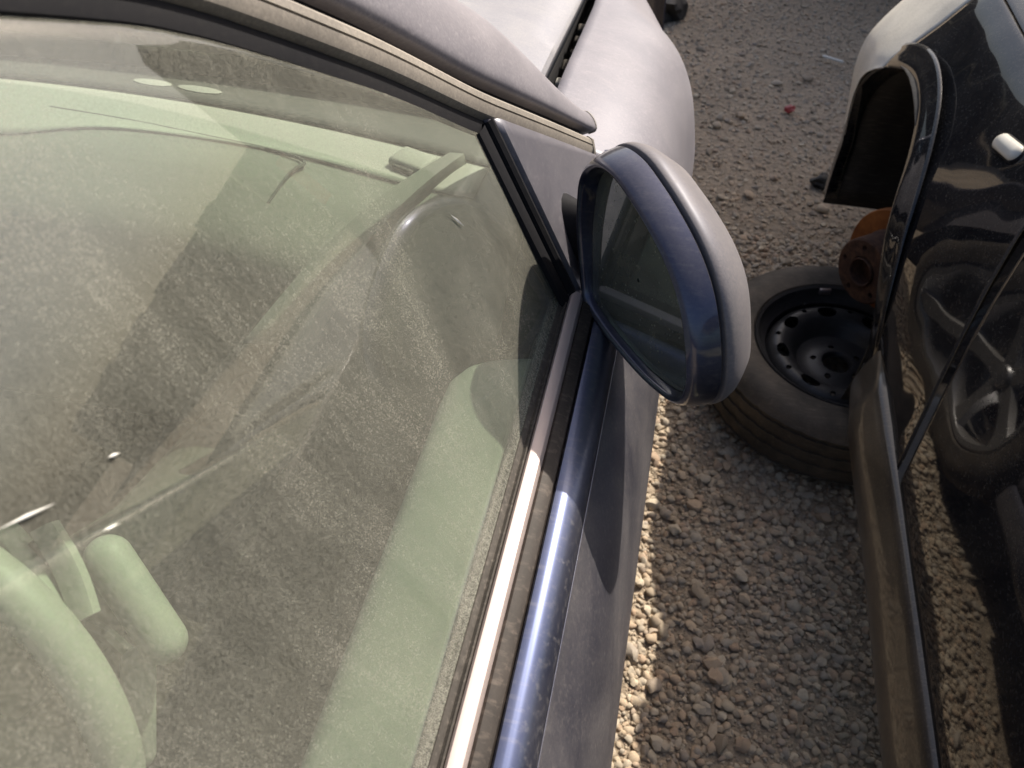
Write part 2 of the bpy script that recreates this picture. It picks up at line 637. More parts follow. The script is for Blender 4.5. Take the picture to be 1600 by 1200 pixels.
PIL = [(0.93, 0.875), (0.86, 0.924), (0.795, 0.970), (0.70, 1.038), (0.598, 1.110), (0.515, 1.169), (0.452, 1.213), (0.383, 1.261), (0.337, 1.291),
       (0.293, 1.314), (0.20, 1.353), (0.10, 1.382), (-0.05, 1.41), (-0.25, 1.428), (-0.5, 1.43), (-0.78, 1.415)]
PILS = catmull(PIL, 106)


def pillar_frames():
    pts = [Vector((glass_x(z), y, z)) for y, z in PILS]
    fr = []
    for i, p in enumerate(pts):
        d = (pts[min(i + 1, len(pts) - 1)] - pts[max(i - 1, 0)]).normalized()
        b = d.cross(GN).normalized()
        if b.z < 0:
            b = -b
        fr.append((p, b))
    return fr


PF = pillar_frames()


def pillar_strip(name, prof, mat, parent, i0=0, i1=None, thick=0.0):
    rows = [[p + b * (bb - 0.008 * smooth01((p.y - 0.44) / 0.16)) + GN * nn for bb, nn in prof] for p, b in PF[i0:i1]]
    return surf(name, rows, mat, parent, thick, toward=(1.5, 1.5, 3.5), sharp=30)


I0 = int(np.argmax(PILS[:, 0] < 0.802))
frame = pillar_strip('window_frame', [(0.010, -0.004), (0.011, 0.006), (0.0135, 0.010), (0.018, 0.012), (0.0222, 0.0125), (0.0225, 0.0112),
                                      (0.0236, 0.0112), (0.0239, 0.0128), (0.029, 0.0125), (0.032, 0.010), (0.0335, 0.005), (0.0335, -0.012)],
                     'rubber_dusty', car, I0)
pillar_strip('window_seal', [(-0.004, 0.0005), (-0.002, 0.0035), (0.004, 0.0045), (0.0105, 0.004)], 'rubber', frame, I0)
pillar_strip('drip_gap', [(0.0330, -0.005), (0.050, -0.005)], 'rubber', frame, I0 - 1)
APP = catmull([(0.0455, -0.012), (0.0457, 0.003), (0.0475, 0.0078), (0.053, 0.0108), (0.066, 0.0112), (0.086, 0.0088), (0.105, 0.0030), (0.121, -0.007), (0.131, -0.021), (0.135, -0.042)], 30)
rows = []
IR = int(np.argmax(PILS[:, 0] < 0.05))
for p, b in PF[I0 - 3:IR]:
    w = 1.0 - 0.62 * smooth01((p.y - 0.62) / 0.20)
    b0 = 0.0475 - 0.008 * smooth01((p.y - 0.44) / 0.16)
    rows.append([p + b * (b0 + (bb - 0.0475) * w) + GN * (nn * (0.55 + 0.45 * w) if nn > 0 else nn * (1.4 - 0.4 * w)) for bb, nn in APP])
apil = surf('windscreen_pillar', rows, 'blue_heavy', car, 0.001, toward=(1.5, 1.5, 3.5), sharp=50)
solid('sunlit_pillar_edge', *tube_vf([q + Vector((0, 0.002, -0.001)) for q in rows[0][2:24:2]], 0.0014, 6), 'rubber_dusty', apil)  # pale bead added to stand in for the pillar's sunlit edge
ec = PF[I0]
ecb = ec[1]
eca = ecb.cross(GN)
fv = []
for dd in (-0.002, 0.004):
    for bb, nn in ((0.001, -0.004), (0.001, 0.009), (0.006, 0.0132), (0.022, 0.0134), (0.0265, 0.009), (0.0265, -0.006)):
        fv.append(ec[0] + ecb * bb + GN * nn + (eca if eca.y > 0 else -eca) * dd)
solid('frame_end_cap', fv, [tuple(range(6)), tuple(range(6, 12))] + [(k, (k + 1) % 6, 6 + (k + 1) % 6, 6 + k) for k in range(6)], 'rubber_dusty', frame)

# --- side glass
ys = np.linspace(-0.70, 0.583, 60)
zt = np.interp(-ys, -PILS[:, 0], PILS[:, 1])
rows = []
for y, z1 in zip(ys, zt):
    rows.append([(glass_x(z) + 0.004 * math.sin(math.pi * (z - 0.93) / 0.5), y, z) for z in np.linspace(0.925, z1 + 0.006, 24)])
side_glass = surf('side_window', rows, ['glass_out', 'glass_in'], car, 0.0035, toward=(2, 0, 2), rim=1)
side_glass['label'] = 'dusty green tinted side window glass'

# --- belt strips, straight along the door top
def belt(name, prof, mat, parent, y0=-0.7, y1=0.59, toward=(0.4, 0.3, 2)):
    rows = []
    for y in np.linspace(y0, y1, 16):
        rows.append([(x, y, z) for x, z in prof])
    return surf(name, rows, mat, parent, 0.0, toward=toward, sharp=28)


# --- front door skin
DP = [(-0.046, 0.900), (-0.046, 0.9325), (-0.0445, 0.9345), (-0.040, 0.9350), (-0.034, 0.9335), (-0.027, 0.9285), (-0.0215, 0.9205),
      (-0.0175, 0.910), (-0.004, 0.882), (0.010, 0.845), (0.022, 0.80), (0.033, 0.745), (0.040, 0.69), (0.0425, 0.63), (0.041, 0.57),
      (0.036, 0.51), (0.034, 0.45), (0.031, 0.38), (0.022, 0.30)]
door_s = np.vstack([np.array(DP[:3]), catmull(DP[3:8], 17), catmull(DP[8:], 30)])
door = surf('front_door', [[(x, y, z) for x, z in door_s[18:]] for y in np.linspace(-0.62, 0.872, 40)], 'blue', car, 0.0012, toward=(2, 0.1, 0.9), sharp=24)
belt('outer_scraper', [(-0.0835, 0.938), (-0.0828, 0.9490), (-0.0812, 0.9502), (-0.0795, 0.9480), (-0.0775, 0.9455), (-0.0758, 0.9470), (-0.0748, 0.9485), (-0.0738, 0.9470), (-0.0735, 0.938)], 'rubber_mid', door)
belt('belt_moulding', [(-0.0735, 0.936), (-0.0730, 0.9455), (-0.0710, 0.9480), (-0.0660, 0.9478), (-0.0620, 0.9460), (-0.0600, 0.9425), (-0.0595, 0.932)], 'bright_trim', door)
belt('lower_belt_rubber', [(-0.0600, 0.930), (-0.0596, 0.9405), (-0.0575, 0.9420), (-0.0520, 0.9408), (-0.0475, 0.9375), (-0.0462, 0.925)], 'rubber_brown', door)
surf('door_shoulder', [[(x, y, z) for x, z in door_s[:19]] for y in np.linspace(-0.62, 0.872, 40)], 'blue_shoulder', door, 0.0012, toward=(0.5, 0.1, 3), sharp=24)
# door handle
hv = box_vf((0.052, -0.42, 0.80), (0.022, 0.17, 0.026), Matrix.Rotation(-0.3, 3, 'Y'), 0.009)
solid('door_handle', *hv, 'blue', door)

# --- black sail panel strip and sail
def sailpt(y, z, n=0.0):
    return Vector((glass_x(z), y, z)) + GN * n


rows = []
for z in np.linspace(0.937, 1.119, 14):
    rows.append([sailpt(0.566, z, 0.002), sailpt(0.568, z, 0.006), sailpt(0.574, z, 0.0075), sailpt(0.581, z, 0.0075), sailpt(0.583, z, 0.003),
                 sailpt(0.585, z, 0.010), sailpt(0.589, z, 0.0125), sailpt(0.592, z, 0.0125)])
surf('glass_run_seal', rows, 'rubber', car, toward=(2, 0, 1.2), sharp=30)
rows = []
for y in np.linspace(0.5885, 0.86, 26):
    ztop = np.interp(-y, -PILS[:, 0], PILS[:, 1]) + 0.004
    zb = 0.905
    rows.append([sailpt(y, z, 0.0145 - (0.01 * smooth01((0.592 - y) / 0.004))) for z in np.linspace(max(ztop, zb + 0.002), zb, 16)])
sail = surf('mirror_sail', rows, 'blue_sail', car, 0.004, toward=(2, 0, 2))
belt('sail_foot', [(-0.082, 0.928), (-0.078, 0.9425), (-0.070, 0.9445), (-0.055, 0.940), (-0.046, 0.934)], 'blue', sail, 0.585, 0.872)

# --- door mirror, half folded back
MO = Vector((-0.056, 0.5809, 0.9337))
ML = Vector((0.5878, -0.809, 0)).normalized()
MZ = Vector((0, 0, 1))
MN = ML.cross(MZ)
if MN.x > 0:
    MN = -MN
OUT = [(0.0075, 0.1690), (-0.0105, 0.1620), (-0.0255, 0.1489), (-0.0344, 0.1339), (-0.0371, 0.1150), (-0.0339, 0.0781), (-0.0235, 0.0413),
       (-0.0135, 0.0115), (0.0, 0.0010), (0.037, -0.0021), (0.0761, 0.0002), (0.1118, 0.005), (0.1438, 0.0144), (0.1605, 0.0229), (0.1700, 0.0330),
       (0.1745, 0.0472), (0.1735, 0.0640), (0.1633, 0.0923), (0.1481, 0.1184), (0.1296, 0.1365), (0.1064, 0.1500), (0.0772, 0.1607), (0.0521, 0.1672), (0.0290, 0.1710)]


def closed_spline(pts, n):
    P = list(pts)
    P = P[-3:] + P + P[:4]
    s = catmull(P, (len(P) - 1) * 12 + 1)
    s = s[3 * 12: (3 + len(pts)) * 12]
    seg = np.linalg.norm(np.roll(s, -1, 0) - s, axis=1)
    cum = np.concatenate([[0], np.cumsum(seg)])
    s2 = np.vstack([s, s[:1]])
    tt = np.linspace(0, cum[-1], n, endpoint=False)
    return np.column_stack([np.interp(tt, cum, s2[:, k]) for k in range(2)])


OS = closed_spline(OUT, 96)
OC = OS.mean(0)
nrm = np.roll(OS, -1, 0) - np.roll(OS, 1, 0)
nrm = np.column_stack([nrm[:, 1], -nrm[:, 0]])
nrm /= np.linalg.norm(nrm, axis=1)[:, None]
if ((OS - OC) * nrm).sum() < 0:
    nrm = -nrm


def mring(depth, inset=0.0, scale=1.0, shift=(0, 0)):
    q = OS - nrm * inset
    q = OC + (q - OC) * scale + np.array(shift)
    return [MO + ML * float(u) + MZ * float(v) - MN * depth for u, v in q]


mir = surf('mirror_bezel', [mring(0.0275, 0.006), mring(0.027, -0.0055), mring(0.0255, -0.0068), mring(0.016, -0.0052), mring(0.007, -0.002), mring(0.002, 0.0012),
                            mring(0.0, 0.0038), mring(0.0008, 0.0060), mring(0.004, 0.0075), mring(0.012, 0.0083), mring(0.024, 0.0092), mring(0.026, 0.014)],
           'blue_clean', car, toward=(0.6, 0.5, 2.5), cv=True, sharp=50)
mir['label'] = 'blue rim of the half-folded door mirror'
hs = [mring(0.0300, 0.006), mring(0.0300, -0.0070), mring(0.0312, -0.0082), mring(0.038, -0.0080), mring(0.047, -0.0045), mring(0.056, 0.0, 0.975, (0.001, 0.0)),
      mring(0.065, 0, 0.90, (0.002, 0)), mring(0.073, 0, 0.78, (0.003, 0)), mring(0.080, 0, 0.60, (0.004, 0)), mring(0.085, 0, 0.36, (0.004, 0)), mring(0.087, 0, 0.04, (0.004, 0))]
surf('mirror_housing', hs, 'blue_shell', mir, toward=(0.9, 0.9, 1.6), cv=True, sharp=50)
surf('mirror_gap', [mring(0.0268, 0.003), mring(0.0305, 0.003)], 'rubber', mir, cv=True, toward=(0.9, 0.9, 1.6))
ring = [p - MN * 0.07 * (p.z - MO.z - 0.085) for p in mring(0.0150, 0.0092)]
cen = sum(ring, Vector()) / len(ring)
rows = [[cen + (p - cen) * s - MN * (-0.0) for p in ring] for s in (1.0, 0.66, 0.33, 0.02)]
surf('mirror_glass', rows, 'mirror', mir, cv=True, toward=(0, 0, 1.45))
# arm that carries the mirror
arm = []
for q, (cx, cy, cz, ry, rz) in enumerate(((-0.125, 0.664, 0.972, 0.040, 0.046), (-0.100, 0.656, 0.970, 0.032, 0.044), (-0.080, 0.648, 0.970, 0.026, 0.042), (-0.050, 0.643, 0.972, 0.022, 0.042))):
    arm.append([(cx, cy + ry * math.cos(k * math.pi / 9), cz + rz * math.sin(k * math.pi / 9)) for k in range(18)])
v, f = grid(arm, False, True)
f += [tuple(range(18)), tuple(range(54, 72))]
solid('mirror_arm', v, f, 'rubber', mir)

# --- front wing
WY, WZ, WR = 1.45, 0.30, 0.335     # wheel centre


def wing_dx(y):
    d = 0.0
    if y > 1.33:
        e = y - 1.33
        d -= 0.27 * e * smooth01(e / 0.12) + 0.10 * max(0, y - 1.75) ** 2
    return d


WP = [(-0.165, 0.944), (-0.12, 0.937), (-0.075, 0.924), (-0.035, 0.903), (-0.006, 0.872), (0.012, 0.83), (0.024, 0.78), (0.034, 0.73),
      (0.040, 0.69), (0.0425, 0.63), (0.041, 0.57), (0.036, 0.51), (0.034, 0.45), (0.031, 0.38), (0.022, 0.30)]
WS = catmull(WP, 46)
rows = []
for y in np.linspace(0.877, 2.05, 70):
    dz = -0.02 * smooth01((y - 1.0) / 0.4) - 0.10 * max(0, y - 1.3) ** 1.5
    lo = 0.24
    dd = abs(y - WY)
    if dd < WR:
        lo = WZ + math.sqrt(WR * WR - dd * dd)
    elif y > WY:
        lo = 0.25
    flare = 0.010 * math.exp(-((y - 1.36) / 0.12) ** 2)
    r = []
    zs = WS[:, 1]
    for x, z in WS:
        zz = max(z + dz * smooth01((z - 0.3) / 0.5), lo)
        xx = float(np.interp(-(zz - dz * smooth01((zz - 0.3) / 0.5)), -zs, WS[:, 0])) if zz == lo else x
        k = smooth01((0.9 - z) / 0.12) if z > 0.78 else 1
        r.append((xx + wing_dx(y) * (0.15 + 0.85 * smooth01((-0.14 - x) / -0.10)) + flare * k, y, zz))
    rows.append(r)
wing = surf('front_wing', rows, 'blue_heavy', car, 0.0012, toward=(2, 1.2, 1.2), sharp=60)
# --- bonnet
rows = []
for y in np.linspace(0.985, 2.12, 40):
    dz = -0.02 * smooth01((y - 1.0) / 0.4) - 0.10 * max(0, y - 1.3) ** 1.5
    r = []
    for s in np.linspace(0, 1, 30):
        x = -0.190 + (2 * XC + 0.38) * s
        e = math.sin(math.pi * s)
        r.append((x, y + 0.05 * (e - 0.5) * (1 if y > 1.9 else 0), 0.955 + dz + 0.055 * e ** 0.7 + 0.006))
    rows.append(r)
for r in rows:        # rolled edges
    a, b = r[0], r[-1]
    r.insert(0, (a[0] + 0.005, a[1], a[2] - 0.006))
    r.insert(0, (a[0] + 0.005, a[1], a[2] - 0.022))
    r.append((b[0] - 0.005, b[1], b[2] - 0.006))
    r.append((b[0] - 0.005, b[1], b[2] - 0.022))
surf('bonnet', rows, 'blue_hood', car, 0.0012, toward=(-0.8, 1.4, 4), sharp=35)
# inner channel seen through the bonnet gap
rows = [[(x, y, z - 0.03) for x, z in ((-0.164, 0.93), (-0.168, 0.86), (-0.205, 0.855), (-0.215, 0.90))] for y in np.linspace(0.93, 2.0, 12)]
gut = surf('bonnet_gutter', rows, 'rubber', car, 0.001, toward=(-0.18, 1.4, 2))
for yy, s in ((1.03, 0.05), (1.09, 0.030), (1.13, 0.016), (1.17, 0.02), (1.23, 0.026), (1.28, 0.012), (1.33, 0.018), (1.38, 0.02)):
    solid('gutter_clip', *box_vf((-0.180 - 0.006 * random.random(), yy, 0.872), (0.016, s, 0.02), Matrix.Rotation(random.uniform(-0.5, 0.5), 3, 'X'), 0.004),
          'white' if yy < 1.2 else 'rubber_mid', gut)

# --- sill, rear door, quarter, roof, windscreen, nose
rows = [[(x, y, z) for x, z in ((0.020, 0.295), (0.026, 0.28), (0.024, 0.23), (0.0, 0.20), (-0.10, 0.19))] for y in np.linspace(-2.0, 1.12, 16)]
surf('sill', rows, 'blue', car, 0.0012, toward=(1.5, 0, 0))
rear = surf('rear_door', [[(x - 0.12 * smooth01((-y - 1.6) / 0.9), y, z) for x, z in door_s] for y in np.linspace(-2.4, -0.625, 30)], 'blue', car, 0.0012, toward=(2, -1, 0.9), sharp=24)
rows = [[p + b * 0.12 + GN * -0.004 for p, b in [PF[i]]] + [Vector((XC, PF[i][0].y, PF[i][0].z + 0.125)), Vector((2 * XC - PF[i][0].x + 0.06, PF[i][0].y, PF[i][0].z + 0.085))] for i in range(IR, 106)]
rows2 = []
for r in rows:
    a, c, b = r
    rows2.append([a + (b - a) * s + Vector((0, 0, 0.05 * math.sin(math.pi * s))) for s in np.linspace(0, 1, 15)])
last = rows2[-1]
for k in range(1, 10):
    rows2.append([Vector((p.x, p.y - 0.16 * k, p.z - 0.008 * k * k * 0.5)) for p in last])
roof = surf('roof', rows2, 'blue_heavy', car, 0.0012, toward=(XC, -0.5, 4))
surf('headliner', [[p - Vector((0, 0, 0.03)) for p in r] for r in rows2], 'headliner', roof, 0.004, toward=(XC, -0.5, 0))
rows = []
for i in range(I0 + 5, IR + 3, 3):
    p, b = PF[i]
    a = p + b * 0.122 + GN * -0.030
    c = Vector((2 * XC - a.x, a.y, a.z))
    rows.append([a + (c - a) * s + Vector((0, 0.16, 0.03)) * math.sin(math.pi * s) for s in np.linspace(0, 1, 21)])
surf('windscreen', rows, ['screen_out', 'glass_in'], car, 0.004, toward=(XC, 3, 3), rim=1)
# cowl below the windscreen and nose
rows = [[(x, y, z) for x in np.linspace(-0.19, 2 * XC + 0.19, 16)] for y, z in ((0.90, 0.90), (1.0, 0.905), (1.06, 0.92))]
surf('cowl', rows, 'rubber', car, 0.002, toward=(XC, 1, 3))
rows = []
for s in np.linspace(0, 1, 30):
    a = math.pi * s
    x = XC + 0.74 * math.cos(a)
    y = 2.02 + 0.22 * math.sin(a)
    rows.append([(x + (XC - x) * k, y - dy, z) for z, k, dy in ((0.86, 0.02, 0.03), (0.78, 0.0, 0.0), (0.6, -0.01, -0.03), (0.42, -0.01, -0.03), (0.25, 0.02, 0.03))])
surf('front_bumper', rows, 'blue', car, 0.003, toward=(XC, 4, 0.6))
# left side of the body mirrored
for src in (door, wing, rear, frame, apil, side_glass, sail):
    c = src.copy()
    COL.objects.link(c)
    c.parent = car
    c.scale = (-1, 1, 1)
    c.location = (2 * XC, 0, 0)
# floor pan and rear wall close the cabin
solid('floor_pan', *merge(box_vf((XC, -0.4, 0.24), (1.55, 2.9, 0.04)), box_vf((XC, -1.85, 0.7), (1.5, 0.04, 0.9))), 'carpet', car)
solid('bulkhead', *box_vf((XC, 0.98, 0.56), (1.5, 0.03, 0.66)), 'carpet', car)

# --- alloy wheels of the blue car
def tyre_vf(R, r, w, n=150, lug=0.004):
    h = w / 2
    base = [(r, -h * 0.72), (r + 0.012, -h * 0.92), (r + (R - r) * 0.45, -h), (R - 0.022, -h * 0.95), (R - 0.007, -h * 0.80), (R - 0.001, -h * 0.70)]
    tread = []
    for q in (-0.44, -0.14, 0.14, 0.44):
        tread += [(R, (q - 0.055) * 2 * h * 0.7), (R - 0.005, (q - 0.05) * 2 * h * 0.7), (R - 0.005, (q + 0.05) * 2 * h * 0.7), (R, (q + 0.055) * 2 * h * 0.7)]
    tread = sorted(tread, key=lambda p: p[1])
    prof = base + tread + [(a, -b) for a, b in base[::-1]]

    def seg(k):
        low = (k % 5) == 0
        return [((a - lug * (1 if low and a > R - 0.03 else 0)), b) for a, b in prof]
    return revolve_vf(prof, n, seg)


def alloy_wheel(center, side, parent):
    rot = Matrix.Translation(center) @ Matrix.Rotation(math.pi / 2 * side, 4, 'Y')
    w = solid('wheel', *xform(tyre_vf(0.31, 0.205, 0.20, 100), rot), 'tyre', parent)
    rim = [(0.208, -0.085), (0.200, -0.07), (0.185, -0.05), (0.180, 0.06), (0.19, 0.085), (0.205, 0.088), (0.212, 0.082)]
    solid('rim_barrel', *xform(revolve_vf(rim, 48), rot), 'alloy', w)
    sp = []
    for k in range(5):
        a = 2 * math.pi * k / 5
        rowsp = []
        for rr, hw, hh in ((0.03, 0.036, 0.055), (0.08, 0.026, 0.060), (0.14, 0.028, 0.070), (0.188, 0.042, 0.080)):
            rowsp.append([(rr, -hw, hh - 0.022), (rr, -hw * 0.7, hh), (rr, hw * 0.7, hh), (rr, hw, hh - 0.022)])
        v, f = grid(rowsp, False, True)
        f += [(0, 1, 2, 3), (12, 13, 14, 15)]
        sp.append(xform((v, f), rot @ Matrix.Rotation(a, 4, 'Z')))
    for s in sp:
        solid('spoke', *s, 'alloy', w)
    solid('hub_cap', *xform(merge(revolve_vf([(0.0005, 0.066), (0.028, 0.064), (0.034, 0.058), (0.036, 0.03)], 24)), rot), 'alloy', w)
    solid('brake_disc', *xform(revolve_vf([(0.03, 0.0), (0.13, 0.0), (0.13, -0.02), (0.03, -0.02)], 32), rot), 'rust', w)
    return w


alloy_wheel(Vector((-0.085, WY, 0.31)), 1, car)
rows = [[(x, WY + (WR + 0.012) * math.cos(a), WZ + (WR + 0.012) * math.sin(a)) for x in (0.02, -0.1, -0.28, -0.30)] for a in np.linspace(-0.15, math.pi + 0.15, 24)]
surf('arch_liner', rows, 'liner', car, 0.002, toward=(-0.1, WY, WZ))

# --- interior
CARD = [(-0.088, 0.915), (-0.090, 0.931), (-0.096, 0.937), (-0.106, 0.9375), (-0.13, 0.9355), (-0.152, 0.931), (-0.164, 0.923), (-0.170, 0.908), (-0.172, 0.87),
        (-0.170, 0.78), (-0.176, 0.70), (-0.20, 0.66), (-0.20, 0.62), (-0.168, 0.58), (-0.16, 0.30)]
cs = np.vstack([catmull(CARD[:9], 26), catmull(CARD[8:], 14)[1:]])
rows = []
for y in list(np.linspace(-0.62, 0.44, 20)) + [0.47, 0.49, 0.503, 0.512, 0.517]:
    k = max(0.0, (y - 0.45) / 0.067)
    sh = 1 - 0.55 * k ** 3
    rows.append([(-0.088 + (x + 0.088) * sh, y, z - 0.02 * k ** 2.5 * (1 if z > 0.6 else 0)) for x, z in cs])
card = surf('door_card', rows, 'plastic_pale', car, 0.003, toward=(-1.0, 0.0, 1.3), sharp=50)
belt('inner_scraper', [(-0.0875, 0.925), (-0.0880, 0.9385), (-0.0905, 0.940), (-0.0935, 0.938), (-0.0945, 0.930)], 'rubber_mid', card, -0.6, 0.56)
solid('door_pull', *box_vf((-0.205, 0.02, 0.66), (0.05, 0.26, 0.04), None, 0.012), 'plastic_dark', card)

DASH = [(0.99, 0.900), (0.92, 0.940), (0.86, 0.957), (0.80, 0.9655), (0.72, 0.967), (0.64, 0.962), (0.575, 0.948), (0.545, 0.925), (0.535, 0.89), (0.55, 0.82),
        (0.57, 0.74), (0.60, 0.62), (0.66, 0.50)]
ds = catmull(DASH, 44)
rows = []
for x in np.linspace(-0.135, 2 * XC + 0.135, 50):
    hump = 0.05 * math.exp(-((x + 0.53) / 0.20) ** 4)
    r = []
    for y, z in ds:
        hh = hump * smooth01((0.78 - y) / 0.14) * smooth01((z - 0.80) / 0.1)
        e = 0.10 * ((x - XC) / 0.7) ** 2
        r.append((x, y - e * smooth01((y - 0.6) / 0.2) - 0.3 * hh, z + hh))
    rows.append(r)
dash = surf('dashboard', rows, 'plastic_mid', car, 0.004, toward=(XC, 0.3, 2.2), sharp=50)


def dash_z(x, y):
    hump = 0.05 * math.exp(-((x + 0.53) / 0.20) ** 4)
    e = 0.10 * ((x - XC) / 0.7) ** 2 * smooth01((y - 0.6) / 0.2)
    yy = y + e
    z = float(np.interp(-yy, -ds[:26, 0], ds[:26, 1]))
    return z + hump * smooth01((0.78 - yy) / 0.14) * smooth01((z - 0.80) / 0.1)


seam = [(-0.78, 0.775), (-0.66, 0.765), (-0.56, 0.75), (-0.47, 0.735), (-0.415, 0.715), (-0.392, 0.69), (-0.388, 0.655), (-0.392, 0.60)]
sm = catmull(seam, 40)
solid('panel_seam', *tube_vf([(x, y, dash_z(x, y) + 0.001) for x, y in sm], 0.0022, 6), 'plastic_dark', dash)
# dark frit strip and demister slots ahead of the dashboard
for cx, cy, L, W in ((-0.700, 0.880, 0.030, 0.013), (-0.628, 0.876, 0.034, 0.013)):
    ang = 0.12
    ring = []
    for k in range(24):
        a = 2 * math.pi * k / 24
        ring.append((cx + L * math.cos(a), cy + W * math.sin(a) - ang * L * math.cos(a)))
    v = [(x, y, dash_z(x, y) + 0.008) for x, y in ring] + [(x, y, dash_z(x, y) - 0.004) for x, y in ring] + [(cx, cy, dash_z(cx, cy) + 0.011)]
    f = [(k, (k + 1) % 24, 24 + (k + 1) % 24, 24 + k) for k in range(24)] + [(k, (k + 1) % 24, 48) for k in range(24)]
    solid('demister_vent', v, f, 'plastic_pale', dash)
rows = []
for x in np.linspace(-0.20, 2 * XC + 0.2, 40):
    e = 0.10 * ((x - XC) / 0.7) ** 2
    rows.append([(x, y - e, z) for y, z in ((0.842, 0.9665), (0.87, 0.962), (0.93, 0.943), (1.0, 0.915))])
surf('demister_strip', rows, 'plastic_dark', dash, 0.002, toward=(XC, 0.8, 3))
rows = []
for x in np.linspace(-0.20, 2 * XC + 0.2, 60):
    e = 0.10 * ((x - XC) / 0.7) ** 2
    rows.append([(x, yy, dash_z(x, yy) + 0.0025) for yy in np.linspace(0.845 - e, 0.715 + 0.02 * math.sin(x * 9), 9)])
surf('lit_dash_band', rows, 'plastic', dash, 0.002, toward=(XC, 0.8, 3))  # paler front band: the dashboard's lit and shaded zones put into colour
# strip added as the dashboard edge's sunlit band, and the small corner vent
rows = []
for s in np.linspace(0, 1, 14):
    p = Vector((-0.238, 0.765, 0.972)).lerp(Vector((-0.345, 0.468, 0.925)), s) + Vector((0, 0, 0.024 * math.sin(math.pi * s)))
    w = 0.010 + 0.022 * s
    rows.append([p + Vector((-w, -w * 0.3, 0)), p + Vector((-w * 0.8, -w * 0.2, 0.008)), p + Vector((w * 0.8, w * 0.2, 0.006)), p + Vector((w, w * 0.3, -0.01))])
surf('sunlit_edge_strip', rows, 'plastic_mid', dash, 0.003, toward=(-0.2, 0.4, 2))
cv_ = box_vf((-0.285, 0.745, 0.972), (0.050, 0.036, 0.016), Matrix.Rotation(-0.35, 3, 'Z'), 0.006)
vent = solid('corner_vent', *cv_, 'plastic', dash)
solid('vent_slot', *box_vf((-0.291, 0.7270, 0.972), (0.030, 0.006, 0.008), Matrix.Rotation(-0.35, 3, 'Z'), 0.002), 'plastic_dark', dash)

# steering wheel
SWC = Vector((-0.421, 0.085, 0.937))
SU = Vector((0, 0.47, 0.883)).normalized()
SN = Vector((1, 0, 0)).cross(SU)
sw_n = 73
rimp = [SWC + Vector((1, 0, 0)) * 0.155 * math.cos(a) + SU * 0.155 * math.sin(a) for a in np.linspace(0, 2 * math.pi, 73)]
rad = [0.0150] * 73
sw = solid('steering_wheel', *tube_vf(rimp, rad, 16, False), 'plastic_rim', car)
st = []
seam_pts = {-1: [], 0: [], 1: []}
RR, TR = 0.155, 0.0150
for a in np.linspace(-1.3, 2.6, 150):
    d = Vector((1, 0, 0)) * math.cos(a) + SU * math.sin(a)
    tn = Vector((1, 0, 0)) * -math.sin(a) + SU * math.cos(a)
    for sd in (-1, 0, 1):
        ph = 1.15 + 0.22 * sd
        q = SWC + d * (RR - TR * math.cos(ph)) + SN * TR * math.sin(ph)
        if sd:
            st.append(tube_vf([q - tn * 0.0014, q + tn * 0.0014], 0.0008, 5))
        else:
            seam_pts[0].append(q)
sti = solid('rim_stitching', *merge(*st), 'plastic_dark', sw)
sti['kind'] = 'stuff'
solid('rim_seam', *tube_vf(seam_pts[0], 0.0012, 6), 'plastic_dark', sw)
for a in (0.15, math.pi - 0.15, -math.pi / 2):
    d = Vector((1, 0, 0)) * math.cos(a) + SU * math.sin(a)
    solid('wheel_spoke', *tube_vf([SWC + d * 0.05 + SN * 0.02, SWC + d * 0.12 + SN * 0.012, SWC + d * 0.15], [0.03, 0.018, 0.014], 10), 'plastic_dark', sw)
solid('wheel_hub', *tube_vf([SWC + SN * 0.06, SWC + SN * 0.02, SWC - SN * 0.005, SWC - SN * 0.012], [0.05, 0.07, 0.065, 0.03], 20), 'plastic_dark', sw)


def capsule(a, b, r, n=16):
    a, b = Vector(a), Vector(b)
    d = (b - a).normalized()
    pts, rr = [], []
    for t_ in np.linspace(-math.pi / 2, 0, 7):
        pts.append(a + d * r * math.sin(t_))
        rr.append(max(1e-4, r * math.cos(t_)))
    for t_ in np.linspace(0, math.pi / 2, 7):
        pts.append(b + d * r * math.sin(t_))
        rr.append(max(1e-4, r * math.cos(t_)))
    return tube_vf(pts, rr, n)


solid('column_stalk', *capsule((-0.323, 0.199, 0.991), (-0.279, 0.168, 0.951), 0.0155), 'plastic_rim', car)
# column shroud: two curved ribs with a slot between them
def rib(p0, p1, bulge, w, h):
    p0, p1 = Vector(p0), Vector(p1)
    rows = []
    dirn = (p1 - p0).normalized()
    side = Vector((0.62, 0.55, 0.55)).cross(dirn).normalized()
    top = side.cross(dirn).normalized()
    if top.z < 0:
        top = -top
    for s in np.linspace(0, 1, 10):
        p = p0.lerp(p1, s) + side * bulge * math.sin(math.pi * s)
        rows.append([p - side * w + top * -h, p - side * w + top * h * 0.6, p - side * w * 0.6 + top * h, p + side * w * 0.6 + top * h, p + side * w + top * h * 0.6, p + side * w + top * -h])
    v, f = grid(rows, False, True)
    f += [tuple(range(6)), tuple(range(54, 60))]
    return v, f


